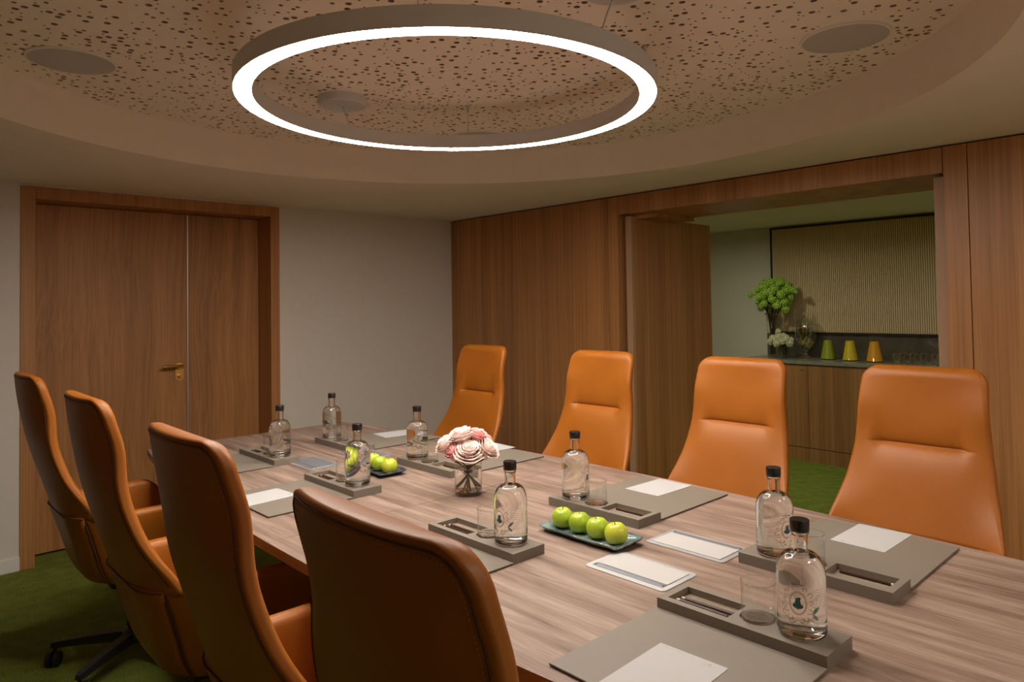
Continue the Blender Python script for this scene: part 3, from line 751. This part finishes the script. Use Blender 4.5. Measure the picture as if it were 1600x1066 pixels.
def make_bottle(label):
    o = thing('water_bottle', label, 'bottle', group='clear glass water bottles')
    R_ = .0440; ZS, ZN = .108, .152
    out = [(0, .0015), (.030, 0), (.038, .0010), (.0425, .0045), (R_, .010), (R_, .0115), (R_, .03), (R_, .06), (R_, .09), (R_, ZS-.002), (R_, ZS)]
    for i in range(1, 15):
        a = PI/2*i/14; out.append((.0160+(R_-.0160)*math.cos(a)**.85 if i < 14 else .0160, ZS+(ZN-ZS)*math.sin(a)))
    out += [(.0152, ZN+.004), (.0150, ZN+.008), (.0150, .182), (.0150, .1835), (.0162, .185), (.0162, .190)]
    inn = [(.0108, .190), (.0112, .188), (.0115, ZN+.006), (.0118, ZN+.002)]
    for i in range(13, 0, -1):
        a = PI/2*i/14; inn.append((.0125+(R_-.0028-.0125)*math.cos(a)**.85, ZS-.002+(ZN-ZS)*math.sin(a)))
    inn += [(R_-.0028, ZS-.002), (R_-.0028, .09), (R_-.0028, .06), (R_-.0028, .024), (R_-.0030, .021), (R_-.0050, .0165), (R_-.009, .0145), (.026, .0137), (0, .0145)]
    body = MB().lathe(out+inn, 56).build('bottle_glass', M['glass'], o, True)
    lv_ = .145; ip = [(0, .0141), (.026, .0133), (R_-.0088, .0141), (R_-.0047, .0162), (R_-.0026, .021), (R_-.0024, .024), (R_-.0024, .06), (R_-.0024, .09), (R_-.0024, ZS-.002)]
    for i in range(1, 14):
        a = PI/2*i/14; z = ZS-.002+(ZN-ZS)*math.sin(a)
        if z < lv_-.001: ip.append((.0129+(R_-.0024-.0129)*math.cos(a)**.85, z))
    rl_ = ip[-1][0]*.90; ip += [(rl_+.0006, lv_-.0003), (rl_, lv_), (rl_-.001, lv_), (0, lv_)]
    MB().lathe(ip, 56).build('water', M['water'], o, True)
    MB().lathe([(.0160, .1902), (.0170, .1902), (.0176, .192), (.0176, BH-.0015), (.0166, BH), (0, BH), (0, .1902)], 32).build('stopper', M['cap'], o, angle=35)
    # printed crest, lettering and leaf on the glass
    Rp = R_+.00015
    def wrap(p): u, v = p[0]*1.30, (p[1]-.058)*1.32+.071; return Vector((Rp*math.cos(u/R_), Rp*math.sin(u/R_), v))
    def ribbon(b, pl, wd=.0008):
        for p, q in zip(pl[:-1], pl[1:]):
            d = Vector(q)-Vector(p); 
            if d.length < 1e-6: continue
            n_ = Vector((-d.y, d.x)).normalized()*wd/2
            b.add([wrap(Vector(p)+n_), wrap(Vector(p)-n_), wrap(Vector(q)-n_), wrap(Vector(q)+n_)], [(0, 1, 2, 3)])
    def fill(b, pl):
        b.add([wrap(p) for p in pl], [tuple(range(len(pl)))])
    cb = MB(); cz_ = .058
    ribbon(cb, arc(0, cz_, .0105, 0, 2*PI, .0145, 30)); ribbon(cb, arc(0, cz_, .0120, 0, 2*PI, .016, 30), .0006)
    for s in (-1, 1):
        for (x0, z0, r_, a0, a1) in ((.0155, .070, .0042, -1.5, 3.6), (.0175, .060, .0036, -2.0, 2.6), (.0160, .048, .0044, -2.6, 2.0), (.0115, .038, .0042, -3.4, 1.2), (.0055, .0345, .0034, -2.8, 2.6), (.0085, .0765, .0036, -.6, 4.0), (.0215, .052, .003, -1.5, 3.0), (.0205, .042, .0034, -2.4, 2.2)):
            ribbon(cb, [(s*(x0+r_*(1-.55*i/16)*math.cos(a0+(a1-a0)*i/16)), z0+r_*(1-.55*i/16)*math.sin(a0+(a1-a0)*i/16)) for i in range(17)])
        ribbon(cb, [(s*(.004+.016*t), .033-.004*math.sin(t*6)) for t in np.linspace(0, 1, 12)])
    cb.build('crest_print', M['gold'], body)
    kb = MB(); ribbon(kb, [(-.009, .083), (.009, .083)], .0014); ribbon(kb, [(-.008, .0805), (.008, .0805)], .0008)
    for i in range(7): x = -.009+.003*i; ribbon(kb, [(x, .083), (x*1.15, .0885+.001*(3-abs(i-3))*.5)], .0006)
    kb.build('crown_print', M['grey_print'], body)
    eb = MB()
    for (ex, ez, er, erz) in ((-.0034, .0545, .0036, .0032), (.0034, .0540, .0036, .0032), (0, .0590, .0040, .0040)): fill(eb, arc(ex, ez, er, 0, 2*PI*.96, erz, 14))
    fill(eb, [(-.0040, .0655), (-.0012, .0645), (.0012, .0665), (.0044, .0650), (.0022, .0600), (-.0022, .0600)])
    fill(eb, [(-.0014, .0545), (.0014, .0545), (.0024, .0500), (-.0024, .0500)])
    eb.build('emblem_print', M['teal'], body)
    lb = MB()
    for (x0, z0, x1, z1, wd) in ((.019, .043, .031, .054, .0035), (.019, .043, .028, .035, .003)):
        d = Vector((x1-x0, z1-z0)); n_ = Vector((-d.y, d.x)).normalized()*wd
        fill(lb, [(x0+d.x*t+n_.x*math.sin(PI*t), z0+d.y*t+n_.y*math.sin(PI*t)) for t in np.linspace(0, 1, 8)]+[(x0+d.x*t-n_.x*math.sin(PI*t)*.6, z0+d.y*t-n_.y*math.sin(PI*t)*.6) for t in np.linspace(.9, .1, 7)])
    lb.build('leaf_print', M['teal2'], body)
    tb_ = MB(); rnd = random.Random(11)
    for i in range(9):
        z = .0765-.0036*i-(.008 if i == 8 else 0); u = .024+.001*rnd.random()
        while u < .052:
            l = rnd.uniform(.0015, .005); ribbon(tb_, [(u, z), (min(u+l, .053), z)], .0006); u += l+.0009
    tb_.build('lettering_print', M['grey_print'], body)
    return o
# (x and y of tray middle, side, phrase, pencils, outer edge of blotter, paper centre or None)
SET = [
 (-.717, 1.303, 'L', 'nearest place on the chair-back side', 2, .918, (-.724, 1.025)),
 (-1.475, 1.265, 'L', 'second-nearest place on the chair-back side', 2, .905, None),
 (-2.300, 1.300, 'L', 'third place along the chair-back side', 2, .945, (-2.348, 1.022)),
 (-2.960, 1.322, 'L', 'farthest place on the chair-back side', 2, .975, None),
 (-.732, 1.668, 'R', 'nearest place on the wood-wall side', 1, 2.088, (-.741, 2.012)),
 (-1.420, 1.705, 'R', 'second-nearest place on the wood-wall side', 1, 2.142, (-1.455, 2.052)),
 (-2.280, 1.700, 'R', 'third place along the wood-wall side', 1, 2.147, (-2.39, 2.09)),
 (-2.950, 1.682, 'R', 'farthest place on the wood-wall side', 1, 2.105, (-3.010, 2.015))]
# angle of the crest about the bottle axis, relative to the direction that faces the camera (positive = to the right in view)
TURN = [-8, -42, 150, 120, 40, 58, 160, 200]
protos = {}
def inst(kind, maker, label, loc, rz):
    if kind not in protos: o = maker(label); protos[kind] = o
    else: o = copy_tree(protos[kind]); o['label'] = label
    o.location = loc; o.rotation_euler = (0, 0, rz); return o
for i, (x, ty, sd, ph, npen, edge, pp) in enumerate(SET):
    s = 1 if sd == 'L' else -1; rz = 0 if sd == 'L' else PI
    bl = inst('blotter', make_blotter, 'taupe leather blotter at the '+ph, (x, edge, T), rz)
    bl.scale = (1, (abs(ty-edge)-.0555)/.340, 1)
    inst('tray', make_tray, 'taupe leather tray with pencil and glass wells at the '+ph, (x, ty, T), rz)
    for k in range(npen):
        px = x+s*(-.090+.004*k); py = ty+s*(-.012+.016*k)
        if npen == 1: py = ty+.020
        inst('pencil', make_pencil, ('brown pencil in the tray at the '+ph) if npen == 1 else
             ('brown pencil %s the blotter at the ' % ('nearer' if k == 0 else 'farther from')+ph), (px, py, T+TZ-.014), rz+math.radians(1.5*k))
    inst('glass', make_tumbler, 'clear tumbler beside the bottle at the '+ph, (x+s*.020, ty+s*.004, T+TZ-.0058), .3*i)
    bx, by = x+s*.108, ty+s*.002
    facing = math.atan2(-by, -bx)
    inst('bottle', make_bottle, 'clear glass water bottle with black stopper at the '+ph, (bx, by, T+TZ), facing+math.radians(TURN[i]))
    if pp: inst('paper', make_paper, 'white note sheet on the blotter at the '+ph, (pp[0], pp[1], T+PH), rz+math.radians((2, 0, 4, 0, -1, -2, -2, -6)[i]))

# ------------------------------------------------------------------ plates of apples
def plate(cx, cy, rz, L, W, mat, label):
    nx, ny = 28, 16; vs = []; rnd = random.Random(int(abs(cx)*100))
    def hz(u, v):
        e = max(abs(u)**6, abs(v)**5); return .0055+.013*min(1, e)+.0010*math.sin(7*u+3*v)*e
    for side in (1, 0):
        for j in range(ny+1):
            for i in range(nx+1):
                u, v = -1+2*i/nx, -1+2*j/ny
                x = L*u*(1-.03*v*v)+.0018*math.sin(9*v+2*u); y = W*v*(1-.04*u*u)+.0015*math.sin(11*u)
                if side == 0: x *= .985; y *= .97
                vs.append((x, y, hz(u, v)-(0 if side else .0052)))
    k = (nx+1)*(ny+1); q = lambda i, j: j*(nx+1)+i
    fs = [(q(i, j), q(i+1, j), q(i+1, j+1), q(i, j+1)) for j in range(ny) for i in range(nx)]
    fs += [tuple(k+t for t in f_[::-1]) for f_ in fs]
    bd = [q(i, 0) for i in range(nx)]+[q(nx, j) for j in range(ny)]+[q(i, ny) for i in range(nx, 0, -1)]+[q(0, j) for j in range(ny, 0, -1)]
    fs += [(bd[i], bd[(i+1) % len(bd)], k+bd[(i+1) % len(bd)], k+bd[i]) for i in range(len(bd))]
    o = ob('serving_plate', mesh('serving_plate', vs, fs, True, [mat]), None, (cx, cy, T), rz); tag(o, label, 'plate', 'rectangular glazed plates'); return o
P1 = (-1.298, 1.500); P2 = (-2.425, 1.523)
plate(P1[0], P1[1], math.radians(0), .146, .063, M['plate'], 'rectangular teal glazed plate holding four apples, nearer the viewer')
plate(P2[0], P2[1], math.radians(-4), .146, .063, M['plate_dark'], 'rectangular dark navy plate holding apples, farther down the table')
def apple_mesh(mat, seed):
    rnd = random.Random(seed); k, n_ = 22, 36; vs = []; H = .059; R_ = .0315
    ph = rnd.uniform(0, 6)
    for i in range(k+1):
        t = PI*i/k
        r_ = R_*math.sin(t)**.92*(1+.07*math.cos(t)) if 0 < i < k else 0
        z = H/2-(H/2)*math.cos(t)*1.0
        z -= .012*math.exp(-((r_)/.0095)**2)*(1 if i > k/2 else 0); z += .007*math.exp(-(r_/.009)**2)*(1 if i <= k/2 else 0)
        for j in range(n_):
            a = 2*PI*j/n_; lob = 1+.022*math.cos(5*a+ph)*(.3+.7*abs(math.cos(t)))+.02*math.cos(a+ph*2)
            vs.append((r_*lob*math.cos(a), r_*lob*math.sin(a), z-.0015))
    fs = [(i*n_+j, i*n_+(j+1) % n_, (i+1)*n_+(j+1) % n_, (i+1)*n_+j) for i in range(k) for j in range(n_)]
    return mesh('apple_flesh', vs, fs, True, [mat])
AM = [apple_mesh(M['apple'], 1), apple_mesh(M['apple2'], 2), apple_mesh(M['apple'], 3)]
SM = MB().tube([(0, 0, .043), (.001, 0, .051), (.004, .001, .058)], [.0012, .0011, .0016], 6); SM = mesh('stalk', SM.v, SM.f, True, [M['stalk']])
def apple(x, y, z, mi, rz, tilt, label, sc=1.0):
    o = thing('green_apple', label, 'apple', (x, y, z), rz, 'green apples on the plates'); o.rotation_euler = (tilt[0], tilt[1], rz); o.scale = (sc,)*3
    ob('flesh', AM[mi], o); ob('stalk', SM, o)
PZ = T+.0065
for i, (dx, dy, mi, rz, tl, lb) in enumerate(((-.1000, .003, 0, .4, (.05, -.05), 'leftmost green apple on the nearer plate'), (-.033, -.001, 0, 2.1, (-.06, .08), 'second green apple from the left on the nearer plate'),
        (.033, -.003, 2, 3.7, (.05, .05), 'third green apple from the left on the nearer plate'), (.099, -.002, 1, 5.0, (.10, .0), 'rightmost yellowish apple on the nearer plate'))):
    apple(P1[0]+dx, P1[1]+dy, PZ, mi, rz, tl, lb)
for i, (dx, dy, mi, rz, tl, lb) in enumerate(((-.100, .004, 1, 1.4, (.05, -.05), 'yellowish apple at the far end of the dark plate'), (-.033, .006, 1, .1, (-.06, .08), 'second apple from the far end of the dark plate'),
        (.033, -.006, 0, 2.7, (.05, .05), 'darker green apple third along the dark plate'), (.100, .000, 1, 4.0, (.0, .05), 'large yellow-green apple at the near end of the dark plate'))):
    apple(P2[0]+dx, P2[1]+dy, PZ, mi, rz, tl, lb)

# ------------------------------------------------------------------ roses
VX, VY = -1.888, 1.554
vz = thing('flower_vase', 'clear glass cylinder vase with water on the table middle', 'vase', (VX, VY, T))
MB().glathe([(0, 0), (.044, 0), (.0465, .003), (.047, .008), (.047, .124), (.0462, .1252), (.0456, .124)], 48).build('vase_glass', M['thin'], vz, True)
MB().glathe([(0, .0116), (.040, .0121), (.0452, .0158), (.0454, .090), (0, .090)], 48).build('water', M['water'], vz, smooth=True)
def petal(b, c, ax, ang, r_, h, wd, lean, curl, rnd):
    """one cupped petal: stands on a circle about axis ax through c"""
    ax = ax.normalized(); e1 = ax.orthogonal().normalized(); e2 = ax.cross(e1)
    nu, nv = 6, 5; vs = []
    for j in range(nv+1):
        v = j/nv
        for i in range(nu+1):
            u = -1+2*i/nu
            half = wd*(.35+.65*math.sin(min(1, v*1.15+.12)*PI/2))*(1 if v < .75 else math.sqrt(max(0, 1-((v-.75)/.25)**2*.75)))
            a = ang+u*half/max(r_, .006)
            rr = r_+lean*v**1.6+curl*max(0, v-.7)**2*8*.1+.0012*math.sin(5*u+ang*3)*v
            rr -= .10*r_*u*u*(1-v)
            hh_ = h*v*(1-.16*u*u*v)-curl*.25*max(0, v-.75)
            vs.append(c+(e1*math.cos(a)+e2*math.sin(a))*rr+ax*hh_)
    fs = [(j*(nu+1)+i, j*(nu+1)+i+1, (j+1)*(nu+1)+i+1, (j+1)*(nu+1)+i) for j in range(nv) for i in range(nu)]
    b.add(vs, fs)
def rose(parent, c, ax, R_, mat, open_, seed):
    rnd = random.Random(seed); b = MB(); ax = Vector(ax).normalized(); c = Vector(c)
    layers = [(.10, 3, .95), (.20, 4, .97), (.32, 5, .98), (.46, 5, .96), (.60, 6, .88), (.74, 6, .76), (.86, 6, .62)]
    for li, (fr, cnt, hf) in enumerate(layers):
        for k in range(cnt):
            a = 2*PI*k/cnt+li*1.1+rnd.uniform(-.15, .15)
            petal(b, c-ax*R_*.62, ax, a, R_*fr*.62, R_*1.28*hf*rnd.uniform(.94, 1.05), R_*(.28+.5*fr), R_*(.06+.62*fr*open_), R_*.9*fr*open_, rnd)
    o = b.build('rose_head', mat, parent, True)
    md = o.modifiers.new('thick', 'SOLIDIFY'); md.thickness = .0008; md.offset = 0
    return o
bq = thing('rose_bouquet', 'tied bunch of pale and deep pink roses standing in the glass vase', 'flowers', (VX, VY, T))
RV = Vector((.685, .729, 0)); TV = Vector((.772, -.636, 0)); UP = Vector((0, 0, 1))
heads = [(-.048, .040, .152, .037, 'rose_pink', .55), (.004, .050, .152, .050, 'rose_pale', .95), (.064, .026, .158, .043, 'rose_pale', .9),
         (-.074, .008, .172, .042, 'rose_pale', .85), (-.022, .004, .196, .047, 'rose_pale', .95), (.032, .000, .198, .040, 'rose_pink', .7),
         (.050, -.038, .176, .042, 'rose_pale', .85), (-.020, -.046, .178, .044, 'rose_pale', .9), (-.064, -.036, .164, .040, 'rose_pink', .8), (.018, -.066, .158, .040, 'rose_pale', .8)]
for i, (a, t_, z, R_, mt, op) in enumerate(heads):
    c = RV*a+TV*t_+UP*z; ax = (RV*a+TV*t_)*1.0+UP*.085
    rose(bq, c, ax, R_, M[mt], op, 20+i)
tie = Vector((.0, 0, .080))
for i in range(11):
    a = 2*PI*i/11+.2; hd = heads[i % len(heads)]; c = RV*hd[0]+TV*hd[1]+UP*(hd[2]-.028)
    foot = Vector((.037*math.cos(a), .037*math.sin(a), .016+.004*(i % 2))) if i < 8 else Vector((.018*math.cos(a), .018*math.sin(a), .017))
    mid = tie+Vector((-.006*math.cos(a), -.006*math.sin(a), 0))
    MB().tube([foot, foot.lerp(mid, .5), mid, mid.lerp(c, .3)+UP*.004, c], [.0023, .0023, .0023, .0024, .003], 6).build('rose_stem', M['stem'], bq, True)
MB().lathe([(.0105, -.004), (.012, 0), (.0105, .004), (.009, 0)], 16, tie, closed=True).build('binding', M['twig'], bq, True)

# ------------------------------------------------------------------ sideboard things
ZC = .870
def blossom(R_, seed, nb=42):
    rnd = random.Random(seed); b = MB()
    bm = bmesh.new(); bmesh.ops.create_icosphere(bm, subdivisions=1, radius=1); bm.verts.index_update(); sv = [v.co.copy() for v in bm.verts]; sf = [[v.index for v in f_.verts] for f_ in bm.faces]; bm.free()
    b.add([v*R_*.78 for v in sv], sf)
    for i in range(nb):
        z = 1-2*(i+.5)/nb; a = i*2.39996; r_ = math.sqrt(1-z*z); d = Vector((r_*math.cos(a), r_*math.sin(a), z))
        s_ = R_*rnd.uniform(.17, .24); c = d*R_*rnd.uniform(.80, 1.0); b.add([c+v*s_ for v in sv], sf)
    return b
def mesh_of(b, name, mat): return mesh(name, b.v, b.f, True, [mat])
gb = [mesh_of(blossom(.036, s), 'blossom', M['snowball']) for s in (1, 2)]
wb_ = mesh_of(blossom(.026, 3, 30), 'blossom', M['white_bloom'])
FX, FYY = -3.135, 6.275
tv = thing('tall_vase', 'tall clear glass vase holding green blossoms on the sideboard', 'vase', (FX, FYY, ZC))
MB().glathe([(0, 0), (.040, 0), (.043, .004), (.047, .20), (.055, .36)], 32).build('vase_glass', M['thin'], tv, True)
fa = thing('green_blossom_bouquet', 'round bunch of lime green snowball blossoms in the tall vase', 'flowers', (FX, FYY, ZC))
rnd = random.Random(4); cc = Vector((.01, 0, .56)); k = 0
pts = []
for i in range(36):
    z = 1-2*(i+.5)/36*.86; a = i*2.39996; r_ = math.sqrt(max(0, 1-z*z))
    p = cc+Vector((.150*r_*math.cos(a),   .095*r_*math.sin(a), .165*z))*rnd.uniform(.86, 1.10); pts.append((p, rnd.uniform(.85, 1.15)))
for q in ((.0, .0, .60), (.05, -.05, .52), (-.06, -.05, .58), (.02, -.07, .6)): pts.append((Vector(q), 1.1))
pts += [(Vector((-.20, -.03, .585)), .8), (Vector((.215, -.02, .625)), .8), (Vector((.245, -.03, .60)), .45)]
for i, (p, s_) in enumerate(pts):
    o = ob('flower_head', gb[i % 2], fa, p, rnd.uniform(0, 6)); o.scale = (s_,)*3
for i in range(12):
    a = i*2.4; f0 = Vector((.022*math.cos(a), .022*math.sin(a), .03)); tp = Vector((.036*math.cos(a+2), .036*math.sin(a+2), .38)); t2 = cc+Vector((.09*math.cos(a+2), .07*math.sin(a+2), -.05))
    MB().tube([f0, tp, t2], .0042, 6).build('stem', M['twig'], fa, True)
for i, e in ((36+4, 0), (36+5, 0)):
    MB().tube([cc+Vector((0, 0, -.02)), cc.lerp(pts[i][0], .6)+Vector((0, 0, .01)), pts[i][0]], .0028, 5).build('stem', M['stem'], fa, True)
def leaf_bm(b, c, d, L, W, nrm):
    d = d.normalized(); s_ = d.cross(nrm).normalized(); n_ = s_.cross(d)
    b.add([c, c+d*L*.35+s_*W+n_*.004, c+d*L, c+d*L*.35-s_*W+n_*.004, c+d*L*.5-n_*.004], [(0, 1, 4), (1, 2, 4), (2, 3, 4), (3, 0, 4)])
for i in range(16):
    a = i*2.4; z = rnd.uniform(-.17, .12); d = Vector((math.cos(a), math.sin(a)*.8, rnd.uniform(-.4, .4))); b = MB()
    leaf_bm(b, cc+Vector((d.x*.09, d.y*.07, z)), d, .08, .022, Vector((0, 0, 1))); b.build('leaf', M['leaf'], fa)
# small vase of white blossoms
HX, HY = -3.01, 6.17
sv_ = thing('small_vase', 'small clear glass vase with cream blossoms beside the tall vase', 'vase', (HX, HY, ZC))
MB().glathe([(0, 0), (.034, 0), (.036, .004), (.040, .10)], 28).build('vase_glass', M['thin'], sv_, True)
hf = thing('cream_blossom_bouquet', 'small bunch of cream white blossoms in the small vase', 'flowers', (HX, HY, ZC))
for i in range(17):
    z = 1-2*(i+.5)/17*.72; a = i*2.39996; r_ = math.sqrt(max(0, 1-z*z)); o = ob('flower_head', wb_, hf, (.092*r_*math.cos(a), .06*r_*math.sin(a), .155+.05*z), a); o.scale = (rnd.uniform(.9, 1.25),)*3
ob('flower_head', wb_, hf, (-.02, 0, .245))
MB().tube([(0, 0, .16), (-.015, 0, .21), (-.02, 0, .24)], .003, 5).build('stem', M['stem'], hf)
for i in range(6):
    a = i*1.05; MB().tube([(.018*math.cos(a), .018*math.sin(a), .02), (-.01*math.cos(a), -.01*math.sin(a), .10), (-.04*math.cos(a), -.03*math.sin(a), .15)], .003, 5).build('stem', M['stem'], hf)
# footed glass urn with lid
UX, UY = -2.865, 6.36
ur = thing('drinks_urn', 'footed clear glass drinks urn with a tall lid, holding herbs and lemon', 'urn', (UX, UY, ZC))
MB().lathe([(0, 0), (.060, 0), (.062, .006), (.030, .020), (.018, .045), (.018, .060), (.034, .080), (.070, .115), (.089, .170), (.094, .225), (.092, .275), (.089, .300)], 40).build('urn_glass', M['cut'], ur, True)
MB().glathe([(0, .0835), (.030, .0875), (.0674, .1195), (.0854, .1718), (.0904, .225), (.0900, .250), (0, .250)], 40).build('water', M['water'], ur, smooth=True)
ld = MB().lathe([(.094, .3005), (.097, .304), (.090, .318), (.060, .350), (.032, .366), (.014, .374), (.012, .384), (.022, .395), (.026, .408), (.018, .420), (.008, .428), (.014, .440), (.010, .452), (.004, .475), (0, .480)], 36).build('lid', M['cut'], ur, True)
hb = MB(); rnd = random.Random(9)
for i in range(60):
    a = rnd.uniform(0, 6.28); r_ = .078*math.sqrt(rnd.random()); leaf_bm(hb, Vector((r_*math.cos(a), r_*math.sin(a), rnd.uniform(.205, .275))), Vector((rnd.uniform(-1, 1), rnd.uniform(-1, 1), rnd.uniform(-.4, .4))), .030, .011, Vector((.1, .2, 1)))
hbo = hb.build('floating_herbs', M['leaf'], ur); hbo['kind'] = 'stuff'
for i in range(7):
    a = i*1.9; o = MB().lathe([(0, 0), (.026, 0), (.026, .005), (0, .005)], 18).build('lemon_slice', M['citrus'], ur, loc=(.035*math.cos(a), .035*math.sin(a), .125+.008*i)); o.rotation_euler = (rnd.uniform(.4, 1.2), rnd.uniform(-.6, .6), a)
# juice carafes
def carafe(x, y, mat, label):
    o = thing('juice_carafe', label, 'carafe', (x, y, ZC), group='conical juice carafes')
    MB().glathe([(0, 0), (.058, 0), (.063, .004), (.064, .010), (.036, .160), (.034, .172), (.034, .215), (.0355, .218)], 40).build('carafe_glass', M['thin'], o, True)
    MB().lathe([(0, .0046), (.056, .0046), (.0623, .0098), (.0345, .159), (.0325, .170), (0, .170)], 40).build('juice', mat, o, angle=50)
carafe(-2.640, 6.30, M['juice_green'], 'conical carafe of green juice on the sideboard')
carafe(-2.440, 6.27, M['juice_yellow'], 'conical carafe of yellow juice between the green and orange ones')
carafe(-2.235, 6.25, M['juice_orange'], 'conical carafe of orange juice on the sideboard')
# small tumblers in rows at the right end
gm = MB().glathe([(0, 0), (.030, 0), (.033, .004), (.035, .078)], 24); gm.tube([(.035*math.cos(2*PI*i/24), .035*math.sin(2*PI*i/24), .078) for i in range(24)], .0014, 5, closed=True)
gme = mesh('bowl', gm.v, gm.f, True, [M['cut']])
nm_ = ('first', 'second', 'third', 'fourth', 'fifth')
for r_ in range(3):
    for i in range(5):
        o = thing('sideboard_glass', 'clear short glass, %s from the carafes in the %s row on the sideboard' % (nm_[i], ('front', 'middle', 'back')[r_]), 'glass',
                  (-2.055+.078*i+.02*(r_ % 2), 6.24+.078*r_, ZC), group='short glasses on the sideboard')
        ob('bowl', gme, o)
